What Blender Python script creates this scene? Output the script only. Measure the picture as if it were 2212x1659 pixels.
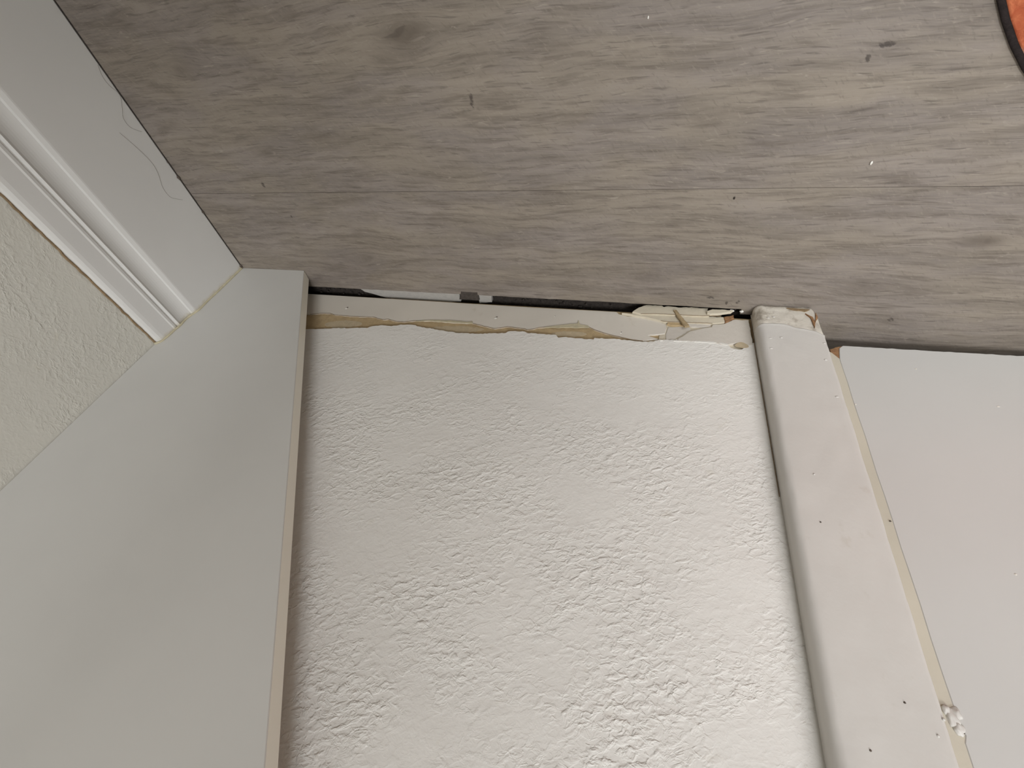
import bpy, bmesh, math, random
from mathutils import Vector, Matrix, noise

for o in list(bpy.data.objects):
    bpy.data.objects.remove(o, do_unlink=True)
SC = bpy.context.scene
COL = SC.collection
S = 0.36          # one design unit = the height of the lens above the floor (36 cm)


def P(r, d, z):
    """design axes: r = along the back wall, d = depth towards the back wall, z = up (units of S)"""
    return Vector((-r * S, d * S, z * S))


# ------------------------------------------------------------------ camera
# the phone was held upside down, close to the floor
cam = bpy.data.cameras.new('camera')
cam.sensor_width = 36.0
cam.lens = 36.0 * 925.8 / 2212.0
cam.clip_start = 0.01
camo = bpy.data.objects.new('camera', cam)
COL.objects.link(camo)
RIGHT = Vector((-0.965608, 0.121497, -0.228362))
DOWN = Vector((-0.098887, 0.640692, 0.754741))
FWD = Vector((0.240462, 0.751367, -0.606643))
m = Matrix.Identity(4)
for i in range(3):
    m[i][0] = RIGHT[i]
    m[i][1] = -DOWN[i]
    m[i][2] = -FWD[i]
m.translation = P(0, 0, 1)
camo.matrix_world = m
SC.camera = camo

# ------------------------------------------------------------------ light and exposure
W = bpy.data.worlds.new('world')
SC.world = W
W.use_nodes = True
W.node_tree.nodes['Background'].inputs[0].default_value = (0.75, 0.85, 1.0, 1)
W.node_tree.nodes['Background'].inputs[1].default_value = 0.6
SC.view_settings.view_transform = 'Standard'
SC.view_settings.look = 'None'
SC.view_settings.gamma = 1.0
SC.view_settings.use_curve_mapping = False
SC.view_settings.exposure = 0.0


def area(name, loc, target, sx, sy, power, color):
    l = bpy.data.lights.new(name, 'AREA')
    l.shape = 'RECTANGLE'
    l.size = sx
    l.size_y = sy
    l.energy = power
    l.color = color
    o = bpy.data.objects.new(name, l)
    COL.objects.link(o)
    o.location = loc
    o.rotation_euler = (Vector(target) - Vector(loc)).to_track_quat('-Z', 'Y').to_euler()
    return o


WIN_R0, WIN_R1, WIN_Z0, WIN_Z1, WALL_F = -0.5, 3.7, 2.0, 5.8, -7.0     # unseen window added behind the camera to fill the walls with light
WC = P((WIN_R0 + WIN_R1) / 2, WALL_F + 0.12, (WIN_Z0 + WIN_Z1) / 2)
area('window_fill_light', WC, WC + Vector((0, 1, 0)), (WIN_R1 - WIN_R0) * S, (WIN_Z1 - WIN_Z0) * S, 33, (0.93, 0.968, 1.0))
LAMP = (2.6, -2.3)                                                       # square ceiling panel lamp
LAMP_SIZE = 1.8
area('ceiling_panel_light', P(LAMP[0], LAMP[1], 6.56), P(LAMP[0], LAMP[1], 0), LAMP_SIZE * S, LAMP_SIZE * S, 43, (0.955, 0.975, 1.0))


SC.cycles.max_bounces = 6
SC.cycles.diffuse_bounces = 4
SC.cycles.glossy_bounces = 3


# ------------------------------------------------------------------ material helpers
class NT:
    def __init__(self, name):
        self.mat = bpy.data.materials.new(name)
        self.mat.use_nodes = True
        self.t = self.mat.node_tree
        self.t.nodes.clear()
        self.out = self.t.nodes.new('ShaderNodeOutputMaterial')
        self.b = self.t.nodes.new('ShaderNodeBsdfPrincipled')
        self.t.links.new(self.b.outputs[0], self.out.inputs[0])

    def put(self, sock, v):
        if hasattr(v, 'is_output'):
            self.t.links.new(v, sock)
        elif v is not None:
            if hasattr(sock.default_value, '__len__'):
                n = len(sock.default_value)
                v = tuple(v)[:n] if hasattr(v, '__len__') else (v,) * n
                if len(v) < n:
                    v = v + (1.0,)
            sock.default_value = v

    def math(self, op, a, b=None, c=None, clamp=False):
        n = self.t.nodes.new('ShaderNodeMath')
        n.operation = op
        n.use_clamp = clamp
        for i, v in enumerate((a, b, c)):
            if v is not None:
                self.put(n.inputs[i], v)
        return n.outputs[0]

    def add(self, a, b): return self.math('ADD', a, b)
    def sub(self, a, b): return self.math('SUBTRACT', a, b)
    def mul(self, a, b): return self.math('MULTIPLY', a, b)

    def coords(self):
        tc = self.t.nodes.new('ShaderNodeTexCoord')
        s = self.t.nodes.new('ShaderNodeSeparateXYZ')
        self.t.links.new(tc.outputs['Object'], s.inputs[0])
        return s.outputs[0], s.outputs[1], s.outputs[2]

    def vec(self, x, y, z):
        n = self.t.nodes.new('ShaderNodeCombineXYZ')
        for i, v in enumerate((x, y, z)):
            self.put(n.inputs[i], v)
        return n.outputs[0]

    def noise(self, v, scale=1.0, detail=3.0, rough=0.55, dist=0.0):
        n = self.t.nodes.new('ShaderNodeTexNoise')
        self.put(n.inputs['Vector'], v)
        n.inputs['Scale'].default_value = scale
        n.inputs['Detail'].default_value = detail
        n.inputs['Roughness'].default_value = rough
        n.inputs['Distortion'].default_value = dist
        return n.outputs['Fac']

    def step(self, v, lo, hi, a=0.0, b=1.0):
        n = self.t.nodes.new('ShaderNodeMapRange')
        n.interpolation_type = 'SMOOTHSTEP'
        self.put(n.inputs[0], v)
        for i, q in enumerate((lo, hi, a, b)):
            n.inputs[i + 1].default_value = q
        return n.outputs[0]

    def mix(self, f, a, b, mode='MIX'):
        n = self.t.nodes.new('ShaderNodeMix')
        n.data_type = 'RGBA'
        n.blend_type = mode
        self.put(n.inputs[0], f)
        self.put(n.inputs[6], a)
        self.put(n.inputs[7], b)
        return n.outputs[2]

    def bump(self, h, dist, strength=1.0, nrm=None):
        n = self.t.nodes.new('ShaderNodeBump')
        n.inputs['Strength'].default_value = strength
        n.inputs['Distance'].default_value = dist
        self.put(n.inputs['Height'], h)
        if nrm is not None:
            self.t.links.new(nrm, n.inputs['Normal'])
        return n.outputs[0]

    def done(self, color, rough=0.5, normal=None, spec=0.5):
        self.put(self.b.inputs['Base Color'], color)
        self.put(self.b.inputs['Roughness'], rough)
        self.put(self.b.inputs['Specular IOR Level'], spec)
        if normal is not None:
            self.t.links.new(normal, self.b.inputs['Normal'])
        return self.mat


def lin(r, g, b):
    f = lambda c: (c / 255 / 12.92) if c / 255 <= 0.04045 else ((c / 255 + 0.055) / 1.055) ** 2.4
    return (f(r), f(g), f(b), 1.0)


def paint(name, col, blotch=0.05, bump=0.00012, rough=0.4, dirt=None, scale=60, spec=0.4, lo=0.60):
    n = NT(name)
    x, y, z = n.coords()
    v = n.vec(x, y, z)
    big = n.noise(v, 9, 3)
    c = n.mix(n.step(big, 0.3, 0.7), tuple(k * (1 - blotch) for k in col[:3]), tuple(min(1, k * (1 + blotch)) for k in col[:3]))
    if dirt:
        d = n.noise(v, 38 if lo > 0.55 else 95, 5, 0.65)
        c = n.mix(n.step(d, lo, lo + 0.2, 0, 0.55), c, dirt)
    h = n.noise(v, scale, 4, 0.6)
    return n.done(c, rough, n.bump(h, bump), spec)


def plain(name, col, rough=0.7, var=0.12, scale=150, bump=0.0002, spec=0.3):
    n = NT(name)
    x, y, z = n.coords()
    v = n.vec(x, y, z)
    k = n.noise(v, scale, 4, 0.65)
    c = n.mix(n.step(k, 0.3, 0.7), tuple(q * (1 - var) for q in col[:3]), tuple(min(1, q * (1 + var)) for q in col[:3]))
    return n.done(c, rough, n.bump(k, bump), spec)


KNOTS = [(-0.4825, 0.171, 0.030, 0.68), (-0.535, 0.205, 0.022, 0.55), (-1.06, 0.19, 0.028, 0.5), (0.703, 0.604, 0.022, 0.8),
         (-0.80, 0.70, 0.034, 0.35), (0.55, 0.73, 0.030, 0.55), (0.05, 0.73, 0.030, 0.5), (-0.15, 0.06, 0.05, 0.5)]
SPOTS = [(-0.3647, 0.2915, 0.0065, 0.016), (-1.0221, 0.4655, 0.007, 0.014), (0.372, 0.249, 0.016, 0.007), (0.353, 0.266, 0.006, 0.010),
         (0.6445, 0.8268, 0.013, 0.009), (-0.985, 0.56, 0.004, 0.006), (0.213, 0.783, 0.013, 0.005), (0.258, 0.80, 0.005, 0.007), (0.285, 0.795, 0.007, 0.008)]


def wood_floor():
    n = NT('grey_laminate')
    x, y, z = n.coords()
    oi = n.t.nodes.new('ShaderNodeObjectInfo')
    rnd = n.mul(oi.outputs['Random'], 37.0)
    # slow waves of the grain
    w1 = n.noise(n.vec(n.mul(x, 5.0), n.mul(y, 16.0), rnd), 1, 2)
    w2 = n.noise(n.vec(n.mul(x, 22.0), n.mul(y, 60.0), rnd), 1, 2)
    yw = n.add(y, n.add(n.mul(n.sub(w1, 0.5), 0.022), n.mul(n.sub(w2, 0.5), 0.0045)))
    dark = None
    for r, d, rad, amt in KNOTS:
        dx = n.mul(n.sub(x, -r * S), 1 / (rad * S * 2.6))
        dy0 = n.sub(y, d * S)
        dy = n.mul(dy0, 1 / (rad * S))
        g = n.math('POWER', 2.718, n.mul(n.add(n.mul(dx, dx), n.mul(dy, dy)), -1.0))
        yw = n.sub(yw, n.mul(n.mul(dy0, g), 0.85))
        k = n.mul(g, amt)
        dark = k if dark is None else n.math('MAXIMUM', dark, k)
    broad = n.noise(n.vec(n.mul(x, 6.0), n.mul(yw, 60.0), rnd), 1, 4, 0.65)
    med = n.noise(n.vec(n.mul(x, 20.0), n.mul(yw, 210.0), rnd), 1, 4, 0.62)
    fine = n.noise(n.vec(n.mul(x, 55.0), n.mul(yw, 900.0), rnd), 1, 3, 0.65)
    hue = n.noise(n.vec(n.mul(x, 9.0), n.mul(yw, 24.0), n.add(rnd, 5.0)), 1, 3, 0.6)
    flk = n.noise(n.vec(n.mul(x, 70.0), n.mul(yw, 430.0), n.add(rnd, 9.0)), 1, 3, 0.6, 0.6)
    pore = n.noise(n.vec(n.mul(x, 48.0), n.mul(yw, 620.0), n.add(rnd, 17.0)), 1, 2, 0.5)
    cloud = n.noise(n.vec(n.mul(x, 30.0), n.mul(y, 60.0), n.add(rnd, 3.0)), 1, 4, 0.6)
    base = n.mix(n.step(hue, 0.38, 0.62), lin(164, 154, 143), lin(160, 151, 146))
    c = n.mix(n.step(broad, 0.33, 0.70), n.mix(1.0, base, (0.80, 0.795, 0.79, 1), 'MULTIPLY'), n.mix(1.0, base, (1.12, 1.12, 1.11, 1), 'MULTIPLY'))
    c = n.mix(n.step(med, 0.34, 0.54, 0.52, 0.0), c, lin(108, 98, 90))
    c = n.mix(n.step(fine, 0.30, 0.70, 0.0, 0.34), c, lin(180, 171, 159))
    c = n.mix(n.step(cloud, 0.52, 0.75, 0.0, 0.30), c, lin(122, 111, 101))
    c = n.mix(n.step(pore, 0.60, 0.70, 0.0, 0.42), c, lin(98, 90, 85))
    dg = n.noise(n.vec(n.mul(n.add(x, n.mul(y, -0.9)), 130.0), n.mul(n.add(y, n.mul(x, 0.9)), 420.0), n.add(rnd, 23.0)), 1, 3, 0.6)
    c = n.mix(n.step(dg, 0.58, 0.72, 0.0, 0.26), c, lin(190, 182, 170))
    c = n.mix(n.step(dg, 0.30, 0.42, 0.25, 0.0), c, lin(108, 98, 90))
    c = n.mix(n.step(flk, 0.62, 0.74, 0.0, 0.55), c, lin(193, 184, 172))
    rough_k = n.step(n.add(dark, n.mul(n.sub(med, 0.5), 0.7)), 0.18, 0.95, 0.0, 0.62)
    c = n.mix(rough_k, c, lin(92, 80, 70))
    spot = None
    for r, d, a, b in SPOTS:
        dx = n.mul(n.sub(x, -r * S), 1 / (a * S))
        dy = n.mul(n.sub(y, d * S), 1 / (b * S))
        g = n.math('POWER', 2.718, n.mul(n.add(n.mul(dx, dx), n.mul(dy, dy)), -1.0))
        spot = g if spot is None else n.math('MAXIMUM', spot, g)
    sp = n.step(n.add(spot, n.add(n.mul(n.sub(flk, 0.5), 1.3), n.mul(n.sub(dg, 0.5), 1.8))), 0.50, 1.05, 0.0, 0.75)
    c = n.mix(sp, c, lin(70, 62, 58))
    h = n.add(n.mul(fine, 0.5), n.add(n.mul(pore, -0.8), n.mul(med, 0.6)))
    c = n.mix(1.0, c, (0.685, 0.668, 0.643, 1), 'MULTIPLY')
    return n.done(c, n.step(med, 0.3, 0.7, 0.5, 0.62), n.bump(h, 0.00016), 0.35)


def plaster(name, col, amt=1.0, seed=0.0):
    """hand-trowelled texture under white paint; works on walls facing x or y"""
    n = NT(name)
    x, y, z = n.coords()
    h1 = n.add(x, y)
    ca, sa = math.cos(0.5), math.sin(0.5)
    u = n.add(n.mul(h1, ca), n.mul(z, sa))
    w = n.sub(n.mul(z, ca), n.mul(h1, sa))
    v = n.vec(n.mul(u, 0.55), w, seed)
    v2 = n.vec(h1, n.mul(z, 1.25), seed + 3)
    mask = n.mul(n.step(n.noise(v2, 16, 3, 0.6), 0.36, 0.62, 0.18, 1.0), n.step(z, 0.05, 0.20, 0.55, 1.0))
    a = n.noise(v, 250, 2.5, 0.5, 0.5)
    b = n.noise(v2, 215, 3, 0.55, 0.8)
    lump = n.step(a, 0.40, 0.74)
    lump2 = n.step(b, 0.44, 0.72)
    ridge = n.math('ABSOLUTE', n.sub(n.noise(v, 120, 3, 0.6, 0.6), 0.5))
    ridge = n.step(ridge, 0.0, 0.05, 1.0, 0.0)
    rm = n.step(n.noise(v2, 31, 2), 0.53, 0.66)
    h = n.mul(mask, n.add(n.mul(lump, 0.62), n.mul(lump2, 0.5)))
    h = n.add(h, n.mul(n.mul(ridge, rm), 0.14))
    h = n.add(h, n.mul(n.noise(v2, 420, 3, 0.6), 0.16))
    h = n.add(h, n.mul(n.noise(v2, 20, 3, 0.6), 1.6))
    c = n.mix(n.step(n.noise(v2, 5, 3), 0.3, 0.7), tuple(k * 0.965 for k in col[:3]), tuple(min(1, k * 1.02) for k in col[:3]))
    c = n.mix(n.step(n.noise(v, 90, 2), 0.66, 0.78, 0, 0.10), c, lin(196, 184, 150))
    return n.done(c, 0.5, n.bump(h, 0.00060 * amt), 0.35)


M = {}
M['floor'] = wood_floor()
M['wall'] = plaster('white_textured_wall', lin(231, 228, 222), 1.0)
M['wall_side'] = plaster('cream_textured_wall', lin(206, 203, 193), 0.7, 7.0)
M['shell'] = plain('room_paint', lin(208, 206, 202), 0.8, 0.02, 20)
M['board'] = paint('grey_white_board', lin(205, 203, 198), 0.02, 0.00003, 0.38)
M['board_edge'] = paint('board_edge_lit', lin(242, 238, 226), 0.02, 0.00003, 0.45)  # paler than the face, to paint in light falling from the side


def base_paint():
    n = NT('baseboard_paint')
    x, y, z = n.coords()
    v = n.vec(x, y, z)
    col = lin(214, 212, 208)
    c = n.mix(n.step(n.noise(v, 9, 3), 0.3, 0.7), tuple(k * 0.98 for k in col[:3]), tuple(k * 1.02 for k in col[:3]))
    # yellowed smear where the board end meets its neighbour
    k = n.add(n.step(y, 0.2600, 0.2712), n.mul(n.sub(n.noise(v, 160, 4, 0.65), 0.5), 1.1))
    c = n.mix(n.step(k, 0.45, 1.1, 0, 0.6), c, lin(190, 178, 148))
    g = n.noise(n.vec(n.mul(x, 60), n.mul(y, 60), n.mul(z, 60)), 1, 5, 0.7)
    c = n.mix(n.step(g, 0.70, 0.80, 0, 0.25), c, lin(170, 160, 140))
    return n.done(c, 0.38, n.bump(n.noise(v, 60, 4, 0.6), 0.00006), 0.4)


M['base'] = base_paint()
M['trim'] = paint('casing_paint', lin(205, 201, 195), 0.03, 0.00035, 0.42, lin(176, 166, 150), 55)
M['foot'] = paint('scuffed_casing_paint', lin(206, 199, 187), 0.06, 0.0009, 0.5, lin(120, 104, 84), 130, lo=0.50)
M['door'] = paint('door_paint', lin(197, 195, 191), 0.015, 0.0001, 0.33, None, 25)
M['door_edge'] = paint('bare_door_edge', lin(196, 189, 173), 0.05, 0.0002, 0.6, None, 120)
M['strip'] = paint('old_white_paint', lin(216, 209, 198), 0.05, 0.00018, 0.45, lin(186, 174, 152), 90)
M['patch'] = paint('grey_filler', lin(204, 197, 187), 0.06, 0.0005, 0.6, lin(168, 152, 128), 140)
M['tan'] = plain('torn_drywall_paper', lin(182, 160, 124), 0.85, 0.10, 180, 0.0004)
M['tan_light'] = plain('gypsum_smear', lin(188, 172, 144), 0.85, 0.08, 220, 0.0004)
M['lath'] = paint('crumbling_wood_paint', lin(208, 198, 178), 0.08, 0.0006, 0.7, lin(150, 132, 104), 160)
M['rawwood'] = plain('raw_brown_wood', lin(146, 110, 78), 0.8, 0.25, 260, 0.0006)
M['darkwood'] = plain('stained_splinter', lin(166, 146, 114), 0.8, 0.18, 220, 0.0005)
M['dark'] = plain('dark_gap_dirt_and_shade', lin(58, 52, 48), 0.95, 0.3, 300, 0.0008)  # gap dirt; also darkens the closet walls to deepen under-door shade
M['chip'] = plain('dark_plank_offcut', lin(76, 69, 64), 0.8, 0.2, 240)
M['under'] = plain('pale_wall_paint', lin(176, 172, 166), 0.8, 0.06, 200)
M['caulk'] = plain('yellowed_caulk', lin(192, 183, 156), 0.6, 0.1, 160, 0.0003)
M['grime'] = plain('brown_grime_and_shade', lin(132, 112, 86), 0.85, 0.2, 260, 0.0003)  # real grime, and the painted shadow lines at strip and laths
M['flake'] = plain('white_paint_edge', lin(228, 225, 218), 0.5, 0.04, 300)
M['white'] = plain('white_paint_blob', lin(232, 228, 220), 0.45, 0.02, 200)
M['speck'] = plain('dark_speck', lin(92, 82, 74), 0.8, 0.2, 400)
M['hair'] = plain('hair_brown', lin(120, 108, 96), 0.5, 0.1, 400)
M['rubber'] = plain('black_mat_edge', lin(38, 31, 30), 0.9, 0.3, 400, 0.0008)
M['walnut'] = plain('dark_walnut', lin(92, 78, 66), 0.5, 0.15, 30)
M['frame'] = paint('window_frame_white', lin(225, 225, 222), 0.01, 0.00003, 0.4)


def mat_orange():
    n = NT('orange_mat_print')
    x, y, z = n.coords()
    v = n.vec(x, y, z)
    a = n.noise(v, 130, 4, 0.6, 0.4)
    b = n.noise(v, 60, 3, 0.6)
    c = n.mix(n.step(a, 0.35, 0.65), lin(172, 88, 58), lin(196, 114, 78))
    c = n.mix(n.step(b, 0.56, 0.66, 0, 0.75), c, lin(214, 178, 164))
    return n.done(c, 0.85, n.bump(a, 0.0012), 0.2)


def glass_pane():
    n = NT('bright_sky_in_window')
    n.b.inputs['Emission Color'].default_value = (0.95, 0.97, 1.0, 1)
    n.b.inputs['Emission Strength'].default_value = 1.2
    return n.done((0.8, 0.82, 0.85, 1), 0.05)


M['orange'] = mat_orange()
M['pane'] = glass_pane()


# ------------------------------------------------------------------ mesh helpers
def link(name, bm, mat, parent=None, smooth=False, label=None, cat=None, group=None, kind=None):
    bmesh.ops.recalc_face_normals(bm, faces=bm.faces[:])
    me = bpy.data.meshes.new(name)
    bm.to_mesh(me)
    bm.free()
    me.materials.append(M[mat])
    if smooth:
        for p in me.polygons:
            p.use_smooth = True
    o = bpy.data.objects.new(name, me)
    COL.objects.link(o)
    return tag(o, parent, label, cat, group, kind)


def tag(o, parent=None, label=None, cat=None, group=None, kind=None):
    if parent is not None:
        o.parent = parent
    for k, v in (('label', label), ('category', cat), ('group', group), ('kind', kind)):
        if v:
            o[k] = v
    return o


def box(bm, r0, r1, d0, d1, z0, z1):
    vs = [bm.verts.new(P(r, d, z)) for r in (r0, r1) for d in (d0, d1) for z in (z0, z1)]
    for f in ((0, 1, 3, 2), (4, 6, 7, 5), (0, 4, 5, 1), (2, 3, 7, 6), (0, 2, 6, 4), (1, 5, 7, 3)):
        bm.faces.new([vs[i] for i in f])
    return bm


def bevel(bm, w, seg=2):
    bmesh.ops.bevel(bm, geom=bm.edges[:], offset=w * S, segments=seg, affect='EDGES', profile=0.6)
    return bm


def area2(pts):
    return sum(a[0] * b[1] - b[0] * a[1] for a, b in zip(pts, pts[1:] + pts[:1]))


def prism(bm, pts, a0, a1, axis='d', chamfer=0.0):
    """closed outline (r,z) pulled along d, or (r,d) pulled along z; a0 is the seen face, optionally chamfered"""
    mk = (lambda p, a: P(p[0], a, p[1])) if axis == 'd' else (lambda p, a: P(p[0], p[1], a))
    rings = []
    if chamfer:
        ins = []
        sg = 1 if area2(pts) > 0 else -1
        n = len(pts)
        for i in range(n):
            p0, p1, p2 = Vector(pts[i - 1]), Vector(pts[i]), Vector(pts[(i + 1) % n])
            t = (p2 - p0)
            t = t.normalized() if t.length > 1e-9 else Vector((1, 0))
            ins.append(p1 + Vector((-t.y, t.x)) * sg * chamfer)
        rings.append([bm.verts.new(mk(p, a0)) for p in ins])
        rings.append([bm.verts.new(mk(p, a0 + math.copysign(chamfer, a1 - a0))) for p in pts])
    else:
        rings.append([bm.verts.new(mk(p, a0)) for p in pts])
    rings.append([bm.verts.new(mk(p, a1)) for p in pts])
    bm.faces.new(rings[0])
    bm.faces.new(rings[-1][::-1])
    for A, B in zip(rings, rings[1:]):
        for i in range(len(pts)):
            j = (i + 1) % len(pts)
            bm.faces.new((A[i], A[j], B[j], B[i]))
    return bm


def rag(pts, amp, step, seed=0, closed=True):
    """break a traced outline into short uneven steps, as torn paint and paper have"""
    rng = random.Random(seed)
    out = []
    segs = zip(pts, pts[1:] + pts[:1]) if closed else zip(pts, pts[1:])
    for a, b in segs:
        a, b = Vector(a), Vector(b)
        L = (b - a).length
        k = max(1, int(L / step))
        nrm = Vector((-(b - a).y, (b - a).x)) / max(L, 1e-9)
        for i in range(k):
            p = a.lerp(b, i / k)
            if i:
                p = p + nrm * rng.uniform(-amp, amp)
            out.append((p.x, p.y))
    if not closed:
        out.append(tuple(pts[-1]))
    return out


def sweep(bm, prof, stations, fn, closed_ends=True):
    """prof = list of 2D points, fn(p, s, i) -> Vector"""
    rings = [[bm.verts.new(fn(p, s, i)) for i, p in enumerate(prof)] for s in stations]
    for A, B in zip(rings, rings[1:]):
        for i in range(len(prof) - 1):
            bm.faces.new((A[i], A[i + 1], B[i + 1], B[i]))
        bm.faces.new((A[-1], A[0], B[0], B[-1]))
    if closed_ends:
        bm.faces.new(rings[0])
        bm.faces.new(rings[-1][::-1])
    return bm


def tube(bm, pts, rad, n=5):
    rings = []
    for i, p in enumerate(pts):
        t = (pts[min(i + 1, len(pts) - 1)] - pts[max(i - 1, 0)]).normalized()
        a = t.orthogonal().normalized()
        b = t.cross(a)
        rings.append([bm.verts.new(p + (a * math.cos(k * 2 * math.pi / n) + b * math.sin(k * 2 * math.pi / n)) * rad) for k in range(n)])
    for A, B in zip(rings, rings[1:]):
        for k in range(n):
            bm.faces.new((A[k], A[(k + 1) % n], B[(k + 1) % n], B[k]))
    bm.faces.new(rings[0])
    bm.faces.new(rings[-1])
    return bm


def smooth_path(pts, k=6):
    out = []
    for i in range(len(pts) - 1):
        p0, p1, p2, p3 = pts[max(i - 1, 0)], pts[i], pts[i + 1], pts[min(i + 2, len(pts) - 1)]
        for j in range(k):
            t = j / k
            out.append(0.5 * ((2 * p1) + (p2 - p0) * t + (2 * p0 - 5 * p1 + 4 * p2 - p3) * t * t + (3 * p1 - p0 - 3 * p2 + p3) * t ** 3))
    out.append(pts[-1])
    return out


def blob(bm, c, rx, ry, rz, seed=0, amp=0.3, sub=2):
    """uneven lump; c in design units, radii in metres along world x, y, z"""
    g = bmesh.ops.create_icosphere(bm, subdivisions=sub, radius=1.0)
    o = P(*c)
    for v in g['verts']:
        k = 1 + amp * noise.noise(v.co * 1.7 + Vector((seed * 3.1, seed * 1.7, 0)))
        v.co = Vector((v.co.x * rx * k, v.co.y * ry * k, v.co.z * rz * k)) + o
    return bm


NB = bmesh.new

# ------------------------------------------------------------------ torn outlines on the wall plane (r, z), design units
WALL_EDGE = [(-0.9609, 0.1872), (-0.9157, 0.1817), (-0.8703, 0.1743), (-0.8136, 0.1677), (-0.7678, 0.1632), (-0.7543, 0.1533), (-0.725, 0.1456), (-0.6918, 0.1472), (-0.664, 0.1368), (-0.6224, 0.1347), (-0.6028, 0.1399), (-0.5593, 0.1449), (-0.5131, 0.1508), (-0.4651, 0.1549), (-0.4073, 0.1521), (-0.3279, 0.1396), (-0.3231, 0.1334), (-0.3021, 0.1295), (-0.2741, 0.1293), (-0.2664, 0.1336), (-0.2481, 0.133), (-0.2114, 0.1344), (-0.1833, 0.1328), (-0.1755, 0.1435), (-0.1543, 0.1383), (-0.1219, 0.1403), (-0.0787, 0.1408), (-0.0766, 0.1339), (-0.0175, 0.1323), (0.024, 0.134), (0.0513, 0.1359), (0.0781, 0.1314), (0.094, 0.1225), (0.1312, 0.1194), (0.1886, 0.1157), (0.242, 0.1185), (0.2579, 0.1245), (0.2732, 0.1361), (0.2926, 0.1377), (0.3058, 0.1269), (0.308, 0.1172), (0.3221, 0.1099)]
STRIP = [(-1.0042, 0.1162), (-0.9726, 0.1081), (-0.9345, 0.1047), (-0.9152, 0.1107), (-0.8523, 0.1116), (-0.774, 0.108), (-0.7362, 0.1169), (-0.7196, 0.1129), (-0.6908, 0.12), (-0.6616, 0.1206), (-0.6294, 0.1118), (-0.5748, 0.1066), (-0.512, 0.1078), (-0.4384, 0.1055), (-0.3959, 0.1152), (-0.3682, 0.1215), (-0.3297, 0.1087), (-0.2781, 0.113), (-0.2706, 0.1156), (-0.2528, 0.1116), (-0.2389, 0.1036), (-0.2061, 0.0981), (-0.0964, 0.0874), (-0.0807, 0.0967), (-0.0535, 0.1076), (-0.0214, 0.1161), (0.0239, 0.1258), (0.0514, 0.1277), (0.0917, 0.1166), (0.0642, 0.1052), (0.1076, 0.0945), (0.1114, 0.0754), (0.1071, 0.0546), (0.0761, 0.0401), (0.0359, 0.0314), (0.0041, 0.0325), (-0.0199, 0.0243), (-0.0265, 0.0157), (-0.2916, 0.0173), (-1.0639, 0.0141)]
LATH_A = [(0.0173, 0.0261), (0.0336, 0.0051), (0.0533, -0.0072), (0.0963, -0.0094), (0.1021, -0.0031), (0.1133, -0.0086), (0.147, -0.0046), (0.1748, -0.0093), (0.1967, -0.0067), (0.2185, -0.0077), (0.2157, 0.005), (0.2197, 0.0242), (0.1955, 0.026), (0.1522, 0.0265), (0.0885, 0.0278), (0.0405, 0.0317)]
LATH_B = [(-0.0113, 0.0273), (0.0409, 0.0276), (0.089, 0.0237), (0.153, 0.0223), (0.1967, 0.0219), (0.2209, 0.0205), (0.2581, 0.0205), (0.2589, 0.0404), (0.2275, 0.048), (0.201, 0.0488), (0.1581, 0.0513), (0.1035, 0.0522), (0.0698, 0.0423), (0.0355, 0.0357)]
LATH_C = [(0.1069, 0.0488), (0.159, 0.0473), (0.2022, 0.0457), (0.2261, 0.0442), (0.223, 0.0538), (0.2069, 0.0608), (0.1749, 0.0618), (0.1696, 0.059), (0.1235, 0.0618)]
PATCH_A = [(0.1153, 0.0677), (0.148, 0.0611), (0.1722, 0.0642), (0.1725, 0.0746), (0.153, 0.093), (0.1316, 0.1134), (0.1104, 0.1185), (0.1101, 0.0933)]
PATCH_B = [(0.1412, 0.1126), (0.1734, 0.081), (0.2081, 0.0652), (0.2254, 0.0601), (0.2285, 0.0507), (0.2589, 0.0436), (0.2811, 0.0255), (0.32, 0.0231), (0.32, 0.0743), (0.3206, 0.117), (0.3054, 0.1224), (0.2841, 0.1132), (0.2532, 0.1281), (0.241, 0.1237), (0.1879, 0.1204), (0.1386, 0.1209)]
SLIVER = [(0.1265, 0.0133), (0.1348, 0.0103), (0.1678, 0.0739), (0.1558, 0.078)]
LOOSE = [(0.2123, 0.0115), (0.2275, 0.0023), (0.2515, 0.0011), (0.2804, 0.0029), (0.2745, 0.0112), (0.2477, 0.02), (0.2211, 0.0246), (0.2138, 0.0209)]
BROWN = [(0.2575, 0.0214), (0.2825, 0.0106), (0.2828, 0.0234), (0.2646, 0.0398), (0.2593, 0.0416)]
TANSPOT = [(0.2836, 0.1079), (0.3013, 0.1045), (0.3081, 0.116), (0.3041, 0.1271), (0.2888, 0.1341), (0.2771, 0.127)]
WFLAKE = [(0.0923, 0.125), (0.1307, 0.1229), (0.188, 0.1184), (0.2213, 0.1153), (0.2439, 0.1183), (0.2599, 0.1216), (0.2608, 0.1273), (0.2434, 0.1261), (0.1878, 0.1236), (0.1333, 0.1266), (0.095, 0.1287)]
FLAKE1 = [(-0.2229, 0.1053), (-0.197, 0.0961), (-0.1738, 0.0894), (-0.1301, 0.0794), (-0.1291, 0.065), (-0.1238, 0.0824), (-0.0981, 0.0865), (-0.0957, 0.0937)]
FLAKE2 = [(-0.6223, 0.1167), (-0.5719, 0.1106), (-0.5097, 0.1108), (-0.4394, 0.1097), (-0.4424, 0.0998), (-0.4576, 0.1049), (-0.5125, 0.1026), (-0.5735, 0.1064)]
HOLES = [(-0.8881, 0.0733), (-0.374, 0.0726), (-0.2002, 0.0522), (-0.0069, 0.102)]
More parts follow.
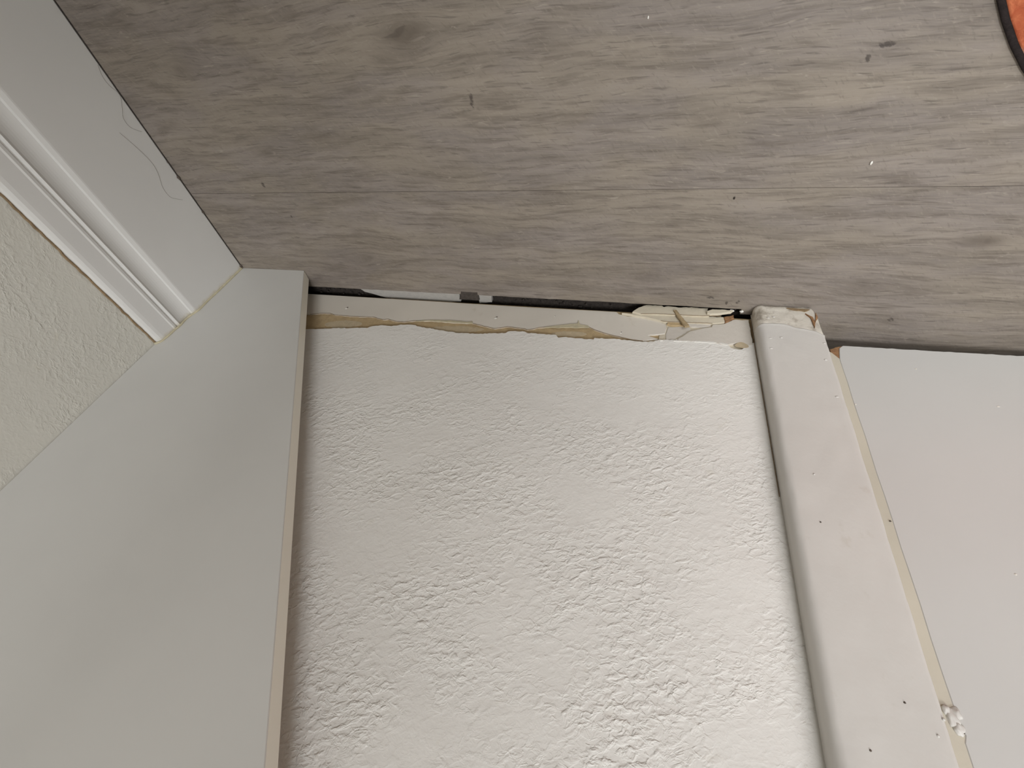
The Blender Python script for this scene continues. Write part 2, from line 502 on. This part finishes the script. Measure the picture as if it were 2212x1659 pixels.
PALE_GAP = [(-0.8557, 0.8294), (-0.7288, 0.8265), (-0.517, 0.8246), (-0.5285, 0.8591), (-0.6262, 0.8635), (-0.7023, 0.8618), (-0.7802, 0.8602), (-0.835, 0.8569)]
CHIP = [(-0.5047, 0.816), (-0.4507, 0.8169), (-0.4519, 0.845), (-0.5213, 0.8497)]
GREY2 = [(-0.4521, 0.8269), (-0.4192, 0.8277), (-0.4198, 0.8519), (-0.4553, 0.8534)]
TRIMCHIP = [(0.442, 0.0345), (0.4536, 0.043), (0.4554, 0.0648), (0.4511, 0.0835), (0.4591, 0.0644), (0.4678, 0.0417), (0.4781, 0.0312), (0.4729, 0.0188), (0.4632, 0.0099), (0.448, 0.021)]
TRIMRIDGE = [(0.3231, 0.0806), (0.3351, 0.0763), (0.3623, 0.0737), (0.3887, 0.0743), (0.4096, 0.0846), (0.433, 0.0884), (0.4504, 0.0927), (0.4647, 0.1031)]
DOORCORNER = [(0.513, 0.0815), (0.5202, 0.0731), (0.533, 0.0657), (0.5448, 0.0629), (0.5343, 0.0731), (0.5311, 0.0884), (0.528, 0.1079), (0.5206, 0.1174), (0.5164, 0.1019)]
DOORBLOB = [(0.5095, 0.8291), (0.5245, 0.8217), (0.5331, 0.8265), (0.5279, 0.8387), (0.5291, 0.8466), (0.5179, 0.8519), (0.512, 0.8479)]
TRIMDOTS = [(0.3763, 0.5006), (0.4255, 0.8481), (0.3693, 0.9131), (0.4672, 0.857), (0.4545, 0.8777), (0.3694, 0.5972)]
DOORDOTS = [(0.5267, 0.5317), (0.6956, 0.5976), (0.5327, 0.8538), (0.6906, 0.1157), (0.8151, 0.2133), (0.5352, 0.2463)]
# ------------------------------------------------------------------ the room
RL, RR, DB, ZC = -1.336, 7.2, 0.835, 6.7      # left wall, right wall, back wall, ceiling
TRIM_L, TRIM_R, TRIM_D = 0.3245, 0.4715, 0.797
DOOR_D, DOOR_R0, DOOR_R1, DOOR_TOP = 0.878, 0.5330, 2.66, 5.66

floor = link('floor', box(NB(), RL - 0.1, RR + 0.1, WALL_F - 0.1, 2.1, -0.25, -0.024), 'dark', kind='structure',
             label='dark subfloor under the grey laminate planks')
SEAM, PW, GAP = 0.4885, 0.53, 0.0003


def plank(r0, r1, d0, d1, outline=None):
    pts = outline or [(r0 + GAP, d0 + GAP), (r1 - GAP, d0 + GAP), (r1 - GAP, d1 - GAP), (r0 + GAP, d1 - GAP)]
    link('plank', prism(NB(), pts, 0.0, -0.022, 'z', 0.0009), 'floor', floor)


edge = rag([(0.30, 0.8185), (RL + 0.01, 0.8175)], 0.0008, 0.02, 4, False)
plank(0, 0, 0, 0, [(RL + 0.005, SEAM + GAP), (2.0, SEAM + GAP), (2.0, 2.05), (0.482, 2.05), (0.482, 0.836), (0.30, 0.836)] + edge)
plank(2.0, 5.2, SEAM, SEAM + PW)
plank(5.2, RR, SEAM, SEAM + PW)
plank(2.0, 2.9, SEAM + PW, 2.05)
row = 0
d1 = SEAM
while d1 > WALL_F:
    d0 = max(d1 - PW, WALL_F)
    cuts = [RL + 0.005] + [[1.6, 4.9], [2.5, 5.8], [1.9, 5.2]][row % 3] + [RR]
    for a, b in zip(cuts, cuts[1:]):
        plank(a, b, d0, d1)
    d1 -= PW
    row += 1

# back wall: textured paint with a torn lower edge, an opening for the door
torn = rag(WALL_EDGE, 0.0016, 0.006, 11, False)
outline = [(RL, 0.235), (-1.10, 0.21)] + torn + [(0.40, 0.10), (0.40, DOOR_TOP + 0.05), (DOOR_R1 + 0.05, DOOR_TOP + 0.05), (DOOR_R1 + 0.05, 0.0),
                                     (RR, 0.0), (RR, ZC), (RL, ZC)]
wall_back = link('wall_back', prism(NB(), outline, DB, DB + 0.007), 'wall', kind='structure',
                 label='white hand-trowelled wall with a torn lower edge beside the door')
link('torn_paper', box(NB(), RL, 0.36, 0.8422, 0.90, 0.011, 0.42), 'tan', wall_back, label='tan torn drywall paper')
for i, (a, b, z0, z1) in enumerate(((-0.60, -0.40, 0.120, 0.150), (-0.20, -0.10, 0.108, 0.130), (-0.93, -0.80, 0.13, 0.165))):
    pts = [((a + b) / 2 + (b - a) / 2 * math.cos(t), (z0 + z1) / 2 + (z1 - z0) / 2 * math.sin(t) + 0.1 * ((a + b) / 2 - ((a + b) / 2 + (b - a) / 2 * math.cos(t)))) for t in [k * math.pi / 9 for k in range(18)]]
    link('gypsum_smear', prism(NB(), rag(pts, 0.003, 0.008, i), 0.8416, 0.8424), 'tan_light', wall_back)
strip_out = rag(STRIP[:-2], 0.0009, 0.007, 21, False) + [STRIP[-2], STRIP[-1], (-1.25, 0.0145), (-1.25, 0.12)]
strip = link('old_paint_strip', prism(NB(), strip_out, 0.8385, 0.8425, 'd', 0.0012), 'strip', wall_back, label='smooth old white paint strip with nail holes')
link('bottom_plate', box(NB(), RL, 0.47, 0.875, 1.0, -0.024, 0.011), 'dark', wall_back)
link('paint_flake', prism(NB(), rag(FLAKE1, 0.001, 0.01, 1), 0.8355, 0.8375), 'caulk', wall_back, label='curled cream paint flake')
link('paint_flake', prism(NB(), rag(FLAKE2, 0.001, 0.01, 2), 0.8355, 0.8375), 'caulk', wall_back, label='curled cream paint flake')
for i, fl_ in enumerate(([(0.093, 0.1245), (0.100, 0.1235), (0.102, 0.1262), (0.095, 0.128)],
                         [(0.128, 0.1238), (0.150, 0.1222), (0.163, 0.1215), (0.160, 0.1232), (0.140, 0.1252), (0.129, 0.1256)],
                         [(0.176, 0.1195), (0.198, 0.1176), (0.222, 0.1165), (0.234, 0.1190), (0.228, 0.1220), (0.200, 0.1222), (0.180, 0.1228)],
                         [(0.240, 0.1195), (0.250, 0.1185), (0.262, 0.1225), (0.259, 0.1265), (0.248, 0.1255)])):
    link('paint_flake', prism(NB(), rag(fl_, 0.0010, 0.004, 40 + i), 0.8336, 0.8355, 'd', 0.0004), 'flake', wall_back, label='bright white lifted paint edge')
for i, (r, z) in enumerate(HOLES):
    k = (1, 1, 0.35, 0.5)[i]
    bm = blob(NB(), (r, 0.8385, z - 0.002), 0.0011 * k, 0.0003, 0.0007 * k, i, 0.4)
    link('nail_hole', bm, 'speck', strip)
    bm = blob(NB(), (r - 0.003 * k, 0.8385, z + 0.0035 * k), 0.0016 * k, 0.0003, 0.0012 * k, i + 4, 0.4)
    link('nail_dent', bm, 'white', strip, smooth=True)
link('filler_patch', prism(NB(), rag(PATCH_A, 0.0015, 0.007, 5), 0.8382, 0.845, 'd', 0.0008), 'patch', wall_back)
link('filler_patch', prism(NB(), rag(PATCH_B, 0.0015, 0.007, 6), 0.8343, 0.845, 'd', 0.0010), 'patch', wall_back, label='smooth grey filler beside the door casing')
ts = [(0.2935 + 0.0155 * math.cos(t) + 0.003 * math.sin(2 * t), 0.1215 + 0.0105 * math.sin(t)) for t in [k * math.pi / 12 for k in range(24)]]
link('torn_paper', prism(NB(), rag(ts, 0.0003, 0.002, 7), 0.83415, 0.8346), 'tan_light', wall_back, label='tan torn spot near the casing')
link('filler_bed', prism(NB(), [(0.10, 0.035), (0.322, 0.03), (0.322, 0.14), (0.09, 0.135)], 0.8398, 0.8421), 'lath', wall_back)
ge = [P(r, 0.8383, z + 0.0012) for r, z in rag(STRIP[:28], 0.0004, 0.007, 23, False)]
link('grime_shade_line', tube(NB(), ge, 0.00032), 'grime', wall_back, label='brown painted shadow line under the torn paint edge')  # thin brown tube paints in the shadow line along the strip edge

# other walls, ceiling
wall_left = link('wall_left', box(NB(), RL - 0.15, RL, WALL_F, 1.0, -0.02, ZC), 'wall_side', kind='structure', label='cream textured wall above the moulded baseboard')
link('wall_right', box(NB(), RR, RR + 0.15, WALL_F, 1.0, -0.02, ZC), 'shell', kind='structure', label='plain wall far to the side of the door')
link('ceiling', box(NB(), RL - 0.15, RR + 0.15, WALL_F - 0.15, 1.0, ZC, ZC + 0.15), 'shell', kind='structure', label='plain white ceiling')
bm = NB()
for a in ((RL - 0.15, WIN_R0, -0.02, ZC), (WIN_R1, RR + 0.15, -0.02, ZC), (WIN_R0, WIN_R1, -0.02, WIN_Z0), (WIN_R0, WIN_R1, WIN_Z1, ZC)):
    box(bm, a[0], a[1], WALL_F - 0.15, WALL_F, a[2], a[3])
link('wall_front', bm, 'shell', kind='structure', label='plain wall with the window, behind the viewer')
win = link('window_1', box(NB(), WIN_R0, WIN_R1, WALL_F - 0.10, WALL_F - 0.08, WIN_Z0, WIN_Z1), 'pane', kind='structure', label='bright window added behind the viewer as fill light')
for a in ((WIN_R0, WIN_R0 + 0.15, WIN_Z0, WIN_Z1), (WIN_R1 - 0.15, WIN_R1, WIN_Z0, WIN_Z1), (WIN_R0, WIN_R1, WIN_Z0, WIN_Z0 + 0.15),
          (WIN_R0, WIN_R1, WIN_Z1 - 0.15, WIN_Z1), ((WIN_R0 + WIN_R1) / 2 - 0.06, (WIN_R0 + WIN_R1) / 2 + 0.06, WIN_Z0, WIN_Z1)):
    link('window_frame', box(NB(), a[0], a[1], WALL_F - 0.08, WALL_F + 0.02, a[2], a[3]), 'frame', win)
bm = NB()                                                     # closet behind the door, coloured dark to deepen the shade under it
box(bm, 0.33, 0.40, 0.90, 2.1, -0.02, ZC)
box(bm, 2.75, 2.82, 0.90, 2.1, -0.02, ZC)
box(bm, 0.33, 2.82, 2.05, 2.12, -0.02, ZC)
box(bm, 0.33, 2.82, 0.90, 2.1, ZC - 0.1, ZC)
link('wall_closet', bm, 'dark', kind='structure', label='walls behind the door, coloured dark to deepen the shade under it')

# ------------------------------------------------------------------ moulded baseboard on the left wall
BP = [(-1.336, 0.001), (-1.3045, 0.001), (-1.3032, 0.003), (-1.303, 0.05), (-1.303, 0.14), (-1.303, 0.2310), (-1.3035, 0.2345), (-1.3075, 0.2440), (-1.3125, 0.2465)]
BP += [(-1.3125 - 0.0045 * math.sin(t * math.pi / 8), 0.2465 + 0.050 * t / 8) for t in range(1, 8)]
BP += [(-1.3105, 0.2975), (-1.3125, 0.3005), (-1.3165, 0.3025), (-1.3170, 0.3055), (-1.3140, 0.3085), (-1.3132, 0.3150), (-1.3150, 0.3190),
       (-1.3152, 0.3260), (-1.3160, 0.3560), (-1.3175, 0.3650), (-1.3215, 0.3715), (-1.3280, 0.3745), (-1.336, 0.3752)]
bb = link('baseboard_left', sweep(NB(), BP, [0.7508, 0.70, 0.5, 0.2, -0.5, -2, -4.5, WALL_F + 0.01], lambda p, s, i: P(p[0], s, p[1])), 'base', kind='structure',
          label='white moulded baseboard running into the grey-white board')
rng = random.Random(5)
# yellowed caulk in the joint between baseboard and board
pts = smooth_path([P(-1.3025 + rng.uniform(-.001, .001), 0.7500, z) for z in [0.002 + 0.028 * k for k in range(9)]] +
                  [P(-1.311, 0.7500, 0.255), P(-1.3135, 0.7500, 0.275), P(-1.311, 0.7500, 0.298), P(-1.3135, 0.7500, 0.32), P(-1.3145, 0.7500, 0.345), P(-1.320, 0.7500, 0.371), P(-1.334, 0.750, 0.381)], 3)
link('caulk_bead', tube(NB(), pts, 0.0013), 'caulk', bb, smooth=True, label='yellowed caulk bead')
pts = [P(-1.3335 + rng.uniform(-.0012, .0012), d, 0.3772 + rng.uniform(-.0012, .0012)) for d in [0.752 - 0.012 * k for k in range(75)]]
link('grime_shade_line', tube(NB(), pts, 0.0011), 'grime', bb, label='brown grime line along the top edge')
pts = [P(-1.3020, d, 0.0012) for d in [0.745 - 0.02 * k for k in range(45)]]
link('grime_shade_line', tube(NB(), pts, 0.0005), 'dark', bb)
for i, (d, k) in enumerate(((0.438, 1.0), (0.545, 0.8), (0.742, 1.0), (0.395, 0.5))):
    link('grime_spot', blob(NB(), (-1.300, d, 0.004), 0.0012 * k, 0.0022 * k, 0.0012 * k, i, 0.5), 'speck', bb)

# ------------------------------------------------------------------ slanted board in the corner
board = bpy.data.objects.new('tapered_board', None)
COL.objects.link(board)
board.location = P(-1.19, 0.77, 0)
tag(board, None, 'smooth grey-white board with a slanted edge, in the corner beside the moulded baseboard', 'board')
inv = Matrix.Translation(-board.location)
TOP = 1.95
bo = [(-1.3345, 0.0008), (-1.0515, 0.0008), (-1.0515 + 0.5617 * TOP, TOP), (-1.3345, TOP)]


def child_of(o, parent):
    o.parent = parent
    o.matrix_parent_inverse = Matrix.Translation(-parent.location)
    return o


child_of(link('board_face', prism(NB(), bo, 0.7515, 0.7535, 'd', 0.0012), 'board'), board)
be = [(-1.3345, 0.0008), (-1.0515, 0.0008), (-1.0515 + 0.5617 * TOP, TOP), (-1.3345, TOP)]
child_of(link('board_core', prism(NB(), be, 0.7882, 0.7535, 'd', 0.0016), 'board_edge'), board)
bk = [(-1.334, 0.03), (-1.075, 0.03), (-1.075 + 0.5617 * (TOP - 0.03), TOP - 0.03), (-1.334, TOP - 0.03)]
child_of(link('backing_sheet', prism(NB(), bk, 0.7882, 0.8348), 'grime'), board)

# ------------------------------------------------------------------ door casing
NPROF = []
rl, rr = 0.017, 0.0085
NPROF.append((TRIM_L + 0.0015, 0.8349))
for k in range(5):
    NPROF.append((TRIM_L + 0.0015 - 0.0015 * k / 4, 0.8349 - (0.8349 - TRIM_D - rl) * k / 4))
for k in range(1, 9):
    a = math.pi / 2 * k / 8
    NPROF.append((TRIM_L + rl * (1 - math.cos(a)), TRIM_D + rl * (1 - math.sin(a))))
for k in range(1, 13):
    NPROF.append((TRIM_L + rl + (TRIM_R - TRIM_L - rl - rr) * k / 13, TRIM_D))
for k in range(0, 6):
    a = math.pi / 2 * k / 5
    NPROF.append((TRIM_R - rr + rr * math.sin(a), TRIM_D + rr * (1 - math.cos(a))))
NPROF += [(TRIM_R, 0.82), (TRIM_R, 0.8349)]


def ridge(r):
    for (a, za), (b, zb) in zip(TRIMRIDGE, TRIMRIDGE[1:]):
        if a <= r <= b:
            return za + (zb - za) * (r - a) / (b - a)
    return TRIMRIDGE[0][1] if r < TRIMRIDGE[0][0] else TRIMRIDGE[-1][1]


CR = (TRIM_L + TRIM_R) / 2


def trim_pt(low):
    def f(p, s, i):
        r, d = p
        zz = ridge(r)
        if low:
            z = 0.0025 + (zz + 0.001 - 0.0025) * s
        else:
            z = zz + s
        w = 0.00095 * noise.noise(Vector((r * 60, z * 22, 2.0))) + 0.0006 * noise.noise(Vector((r * 150, z * 110, 5.0)))
        if low:
            w = w * 2.2 - 0.0013
            if s < 0.12:
                w -= 0.002 * (1 - s / 0.12)
            if r > CR:
                r -= (r - CR) / (TRIM_R - CR) * 0.009 * max(0, 1 - s) ** 1.5
        else:
            w += 0.0010 * math.exp(-(s / 0.004) ** 2) - 0.0020 * (1 if s <= 0 else 0)
        if i > 1 and i < len(NPROF) - 2:
            n = Vector((0, -1)) if TRIM_L + rl < p[0] < TRIM_R - rr else (Vector((p[0] - CR, 0)).normalized() + Vector((0, -1))).normalized()
            r += n.x * w
            d += n.y * w
        return P(r, d, z)
    return f


trim = link('trim_1', sweep(NB(), NPROF, [0, 0.0015, 0.004, 0.008] + [0.012 * k for k in range(1, 95)] + [1.5, 3, 4.5, 5.66], trim_pt(False)), 'trim', smooth=True,
            kind='structure', label='white painted door casing with a scuffed foot')
link('casing_foot', sweep(NB(), NPROF, [k / 14 for k in range(15)], trim_pt(True)), 'foot', trim, smooth=True, label='scuffed and chipped foot of the casing')
chips = [[(0.4395, 0.030), (0.4536, 0.043), (0.4556, 0.0648), (0.4511, 0.0835), (0.4505, 0.062), (0.448, 0.045)],
         [(0.456, 0.064), (0.4650, 0.043), (0.4635, 0.025), (0.461, 0.040), (0.458, 0.052)],
         [(0.400, 0.012), (0.415, 0.018), (0.440, 0.022), (0.452, 0.014), (0.430, 0.013)]]
for i, c in enumerate(chips):
    link('exposed_wood', prism(NB(), rag(c, 0.0008, 0.006, i), 0.7955, 0.799), 'rawwood' if i < 2 else 'grime', trim, label='bare brown chipped wood')
for i, (r, z) in enumerate(TRIMDOTS + [(0.352, 0.055), (0.365, 0.050), (0.348, 0.13), (0.372, 0.125), (0.455, 0.19), (0.462, 0.135), (0.455, 0.30), (0.345, 0.165)]):
    white = i in (0, 3, 4, 6, 7, 8, 9, 10, 11, 12, 13)
    q = 0.0007 if white else 0.0005
    link('paint_drip' if white else 'dark_fleck', blob(NB(), (r, TRIM_D - 0.0003, z), q * (1.8 if i > 5 else 1), 0.0004, q, i, 0.4), 'trim' if white else 'speck', trim, smooth=True)
pts = [P(TRIM_L - 0.0008, 0.8335 + 0.0008 * noise.noise(Vector((k * 1.3, 0, 0))), 0.02 + 0.0085 * k) for k in range(62)]
link('grime_shade_line', tube(NB(), pts, 0.00028), 'grime', trim, label='thin brown grime where casing meets wall')
link('jamb', box(NB(), 0.40, 0.487, 0.8352, 1.2, 0.002, DOOR_TOP + 0.05), 'door_edge', trim)
t2 = link('trim_2', box(NB(), DOOR_R1 + 0.02, DOOR_R1 + 0.17, TRIM_D, 0.8349, 0.001, DOOR_TOP + 0.16), 'trim', kind='structure', label='far upright of the door casing')
t3 = link('trim_3', box(NB(), TRIM_L, DOOR_R1 + 0.02, TRIM_D, 0.8349, DOOR_TOP + 0.085, DOOR_TOP + 0.16 + 0.075), 'trim', kind='structure', label='casing across the top of the door')

# ------------------------------------------------------------------ door
ZB0, ZB1 = 0.0512, 0.0440
fo = [(DOOR_R0 + 0.0175, ZB0), (DOOR_R0 + 0.008, 0.0610), (DOOR_R0 + 0.0045, 0.077), (DOOR_R0 + 0.0015, 0.096), (DOOR_R0, 0.103)] + \
     [(DOOR_R0 + 0.0006 * math.sin(k * 1.9), 0.13 + 0.05 * k) for k in range(15)] + [(DOOR_R0 + 0.002, 0.845), (DOOR_R0 + 0.004, 0.856), (DOOR_R0, 0.866), (DOOR_R0, DOOR_TOP), (DOOR_R1, DOOR_TOP), (DOOR_R1, ZB1 - 0.03)] + \
     [(0.95, ZB1)]
bot = rag([(0.95, ZB1), fo[0]], 0.0009, 0.012, 8, False)[1:-1]
door = link('door_1', prism(NB(), fo + bot, DOOR_D, DOOR_D + 0.012, 'd', 0.001), 'door', kind='structure', label='smooth white door standing clear of the laminate floor')
co = [(DOOR_R0 + 0.020, ZB0 + 0.003), (DOOR_R0 + 0.006, 0.0560), (DOOR_R0 - 0.002, 0.065), (DOOR_R0 - 0.002, DOOR_TOP), (DOOR_R1, DOOR_TOP), (DOOR_R1, ZB1 - 0.03), (0.95, ZB1 + 0.001)]
link('door_core', prism(NB(), co, DOOR_D + 0.003, DOOR_D + 0.097), 'door_edge', door)
link('edge_strip', prism(NB(), [(0.489, 0.052), (DOOR_R0 - 0.012, 0.080), (DOOR_R0 + 0.004, 0.104), (DOOR_R0 + 0.004, DOOR_TOP), (0.489, DOOR_TOP)], DOOR_D + 0.0010, DOOR_D + 0.03, 'd', 0.0004), 'door_edge', door, label='beige unpainted strip between door and casing')
wo = [(DOOR_R0 + 0.0185, ZB0 + 0.0015), (DOOR_R0 + 0.006, 0.0555), (DOOR_R0 - 0.014, 0.0665), (DOOR_R0 - 0.016, 0.096), (DOOR_R0 + 0.0015, 0.1000), (DOOR_R0 + 0.0065, 0.077)]
link('exposed_wood', prism(NB(), rag(wo, 0.0008, 0.006, 2), DOOR_D + 0.0018, DOOR_D + 0.02), 'rawwood', door, label='bare brown wood at the broken lower corner')
bm = NB()
for i, (r, z, q) in enumerate(((0.527, 0.838, 1.0), (0.534, 0.831, 0.75), (0.531, 0.849, 0.8), (0.522, 0.829, 0.6))):
    blob(bm, (r, DOOR_D + 0.001, z), 0.0032 * q, 0.0016, 0.0042 * q, i, 0.35, 3)
link('paint_drip', bm, 'trim', door, smooth=True, label='lumpy white paint drip bridging the gap')
for i, (r, z) in enumerate(DOORDOTS):
    link('dark_fleck', blob(NB(), (r + (0.002 if i in (0, 2) else 0), DOOR_D - 0.0002, z), 0.0012 if i == 4 else 0.0007, 0.0003, 0.0006, i, 0.4), 'speck' if i in (0, 2) else 'strip', door)

# ------------------------------------------------------------------ broken laths and debris at the foot of the wall
la = link('wood_lath', prism(NB(), rag(LATH_A, 0.0010, 0.006, 31), 0.8270, 0.842, 'd', 0.0006), 'lath',
          label='pale crumbling wood lath next to the floor, lowest of the broken laths', cat='lath', group='broken laths at the wall foot')
lb = link('wood_lath', prism(NB(), rag(LATH_B, 0.0009, 0.008, 32), 0.8320, 0.842, 'd', 0.0005), 'lath',
          label='pale split wood lath just above the lowest one', cat='lath', group='broken laths at the wall foot')
lc = link('wood_lath', prism(NB(), rag(LATH_C, 0.0009, 0.006, 33), 0.8360, 0.842, 'd', 0.0005), 'patch',
          label='short grey lath end behind the brown sliver', cat='lath', group='broken laths at the wall foot')
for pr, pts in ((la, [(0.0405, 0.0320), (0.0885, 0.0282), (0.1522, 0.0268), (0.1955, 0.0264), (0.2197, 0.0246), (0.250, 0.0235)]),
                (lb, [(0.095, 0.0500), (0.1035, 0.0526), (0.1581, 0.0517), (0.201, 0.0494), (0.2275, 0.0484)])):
    link('crack_shade', tube(NB(), [P(r, 0.8268 if pr is la else 0.8318, z) for r, z in rag(pts, 0.0005, 0.006, 3, False)], 0.00026), 'grime', pr)  # brown tubes stand in for the shadow lines between the laths
link('wood_splinter', prism(NB(), rag(SLIVER, 0.0010, 0.006, 34), 0.8225, 0.8275, 'd', 0.0012), 'darkwood', label='brown diagonal wood sliver lying across the pale laths', cat='splinter')
link('wood_splinter', prism(NB(), rag(LOOSE, 0.0010, 0.006, 35), 0.8205, 0.8265, 'd', 0.0016), 'lath', label='loose pale lath end with a dark hollow above it, near the casing', cat='splinter')
link('wood_splinter', prism(NB(), rag(BROWN, 0.0010, 0.006, 36), 0.8300, 0.842, 'd', 0.001), 'rawwood', label='small dark brown rotten wood end beside the grey filler', cat='splinter')
link('wood_splinter', prism(NB(), rag([(0.1135, 0.0505), (0.1500, 0.0490), (0.1680, 0.0600), (0.1240, 0.0640), (0.1120, 0.0590)], 0.0008, 0.006, 37), 0.8345, 0.842, 'd', 0.001), 'tan',
     label='tan brown wood remnant under the diagonal sliver', cat='splinter')
# pale strips standing in for wall paint, and dirt, in the gap along the floor
uz = -0.0125
us = link('pale_gap_strip', prism(NB(), rag([(-0.90, 0.80), (-0.515, 0.80), (-0.517, 0.852), (-0.60, 0.866), (-0.70, 0.866), (-0.79, 0.854), (-0.86, 0.834)], 0.0015, 0.02, 3), -0.006, -0.0235, 'z', 0.001), 'under',
          label='pale grey wall paint showing in the gap under the floor edge', cat='gap_paint')
link('pale_gap_strip', prism(NB(), rag([(-0.455, 0.80), (-0.405, 0.80), (-0.413, 0.850), (-0.455, 0.856)], 0.0012, 0.01, 4), -0.008, -0.0235, 'z', 0.001), 'under',
     label='short pale wall paint scrap right beside the dark square chip', cat='gap_paint')
link('wood_chip', prism(NB(), rag([(-0.5050, 0.806), (-0.4505, 0.806), (-0.4510, 0.8385), (-0.5175, 0.8385)], 0.0006, 0.01, 5), 0.0008, -0.022, 'z', 0.0012), 'chip',
     label='dark square wood chip wedged between floor and wall', cat='wood chip')
bm = NB()
rng = random.Random(9)
for k in range(150):
    r = rng.choice((rng.uniform(-1.06, -0.80), rng.uniform(-0.42, 0.05), rng.uniform(0.24, 0.318)))
    d = rng.uniform(0.821, 0.86 if r < 0.1 else 0.829)
    q = rng.uniform(0.0006, 0.0020)
    blob(bm, (r, d, -0.022 + rng.uniform(0, 0.010)), q, q * 0.8, q * 0.6, k, 0.5, 1)
link('gap_dirt', bm, 'dark', kind='stuff', label='dark crumbs of dirt in the gap along the wall foot', cat='dirt')
SPK = [(0.2766, 0.8240, 'white paint crumb at the tip of the loose lath', 0.0024, 0.0012), (0.3016, 0.8245, 'white paint crumb in the dark gap next to the casing', 0.0018, 0.0013)]
for i, (r, d, lb_, a, b) in enumerate(SPK):
    link('paint_crumb', blob(NB(), (r, d, 0.002), a, 0.0012, b, i, 0.4), 'white', label=lb_, cat='crumb', group='paint crumbs')
link('paint_crumb', blob(NB(), (0.4334, 0.4393, 0.0015), 0.0008, 0.0014, 0.0005, 3, 0.3), 'white', smooth=True, label='tiny white crumb on the floor right of the plank seam middle', cat='crumb', group='paint crumbs')
link('paint_crumb', blob(NB(), (-0.0139, 0.1822, 0.001), 0.0005, 0.001, 0.0004, 4, 0.3), 'white', smooth=True, label='tiny white crumb on the floor at the picture top', cat='crumb', group='paint crumbs')
link('dirt_crumb', blob(NB(), (0.2053, 0.5088, 0.001), 0.0007, 0.0012, 0.0005, 5, 0.3), 'dark', label='tiny black crumb on the floor next to the plank seam', cat='crumb')

# ------------------------------------------------------------------ hairs on the baseboard
H1 = [(0.1648, 0.0056), (0.1863, 0.0139), (0.206, 0.013), (0.2287, 0.0041), (0.2544, 0.0215), (0.2709, 0.0356), (0.2929, 0.0349), (0.3118, 0.014)]
H2 = [(0.2931, 0.0706), (0.3362, 0.0554), (0.376, 0.046), (0.4055, 0.0499), (0.4376, 0.0646), (0.4646, 0.0644), (0.4787, 0.0503), (0.4891, 0.0355)]
for pts, lb_ in ((H1, 'fine hair stuck to the baseboard low near the floor'), (H2, 'fine hair curling across the middle of the baseboard')):
    link('hair', tube(NB(), smooth_path([P(-1.3022, a, b) for a, b in pts], 6), 0.00009, 4), 'hair', label=lb_, cat='hair')

# ------------------------------------------------------------------ round mat at the edge of view
mat = bpy.data.objects.new('round_mat', None)
COL.objects.link(mat)
MC = (1.04, -0.23)
mat.location = P(MC[0], MC[1], 0)
tag(mat, None, 'orange mat with a black edge lying on the laminate floor', 'mat')


def disc(prof, n=96):
    bm = NB()
    rings = []
    for k in range(n):
        a = 2 * math.pi * k / n
        rings.append([bm.verts.new(P(MC[0] + R * math.cos(a), MC[1] + R * math.sin(a), z)) for R, z in prof])
    for k in range(n):
        A, B = rings[k], rings[(k + 1) % n]
        for i in range(len(prof) - 1):
            bm.faces.new((A[i], A[i + 1], B[i + 1], B[i]))
    bm.faces.new([r[-1] for r in rings])
    bm.faces.new([r[0] for r in rings])
    return bm


RM = 0.70
child_of(link('mat_edge', disc([(RM - 0.001, 0.0004), (RM, 0.0015), (RM, 0.0035), (RM - 0.0015, 0.0050), (RM - 0.005, 0.0055), (RM - 0.012, 0.0055)]), 'rubber', smooth=True), mat)
child_of(link('mat_top', disc([(RM - 0.0080, 0.0040), (RM - 0.0085, 0.0060), (RM - 0.011, 0.0072), (RM - 0.05, 0.0080)]), 'orange', smooth=True), mat)

# ------------------------------------------------------------------ behind the viewer: chest added to shade the floor, and ceiling panel lamp
ch = bpy.data.objects.new('shade_chest', None)
COL.objects.link(ch)
B = (-0.72, 0.34, -1.55, -0.55, 2.30)
ch.location = P((B[0] + B[1]) / 2, (B[2] + B[3]) / 2, 0)
tag(ch, None, 'dark brown narrow chest of drawers added behind the viewer to shade the left floor', 'chest')
child_of(link('body', bevel(box(NB(), B[0], B[1], B[2], B[3] - 0.05, 0.001, B[4]), 0.006), 'walnut'), ch)
for k in range(4):
    z0 = 0.12 + k * 0.54
    dr = child_of(link('drawer', bevel(box(NB(), B[0] + 0.03, B[1] - 0.03, B[3] - 0.05, B[3], z0, z0 + 0.48), 0.006), 'walnut'), ch)
    kn = link('knob', blob(NB(), ((B[0] + B[1]) / 2, B[3] + 0.03, z0 + 0.24), 0.012, 0.012, 0.012, 0, 0.0), 'frame', smooth=True)
    kn.parent = dr
lamp = bpy.data.objects.new('ceiling_lamp', None)
COL.objects.link(lamp)
lamp.location = P(LAMP[0], LAMP[1], ZC)
tag(lamp, None, 'square white panel lamp on the ceiling', 'lamp')
q = LAMP_SIZE / 2 + 0.03
child_of(link('lamp_frame', bevel(box(NB(), LAMP[0] - q, LAMP[0] + q, LAMP[1] - q, LAMP[1] + q, ZC - 0.10, ZC - 0.001), 0.01), 'frame'), lamp)
child_of(link('diffuser', box(NB(), LAMP[0] - q + 0.03, LAMP[0] + q - 0.03, LAMP[1] - q + 0.03, LAMP[1] + q - 0.03, ZC - 0.12, ZC - 0.10), 'pane'), lamp)
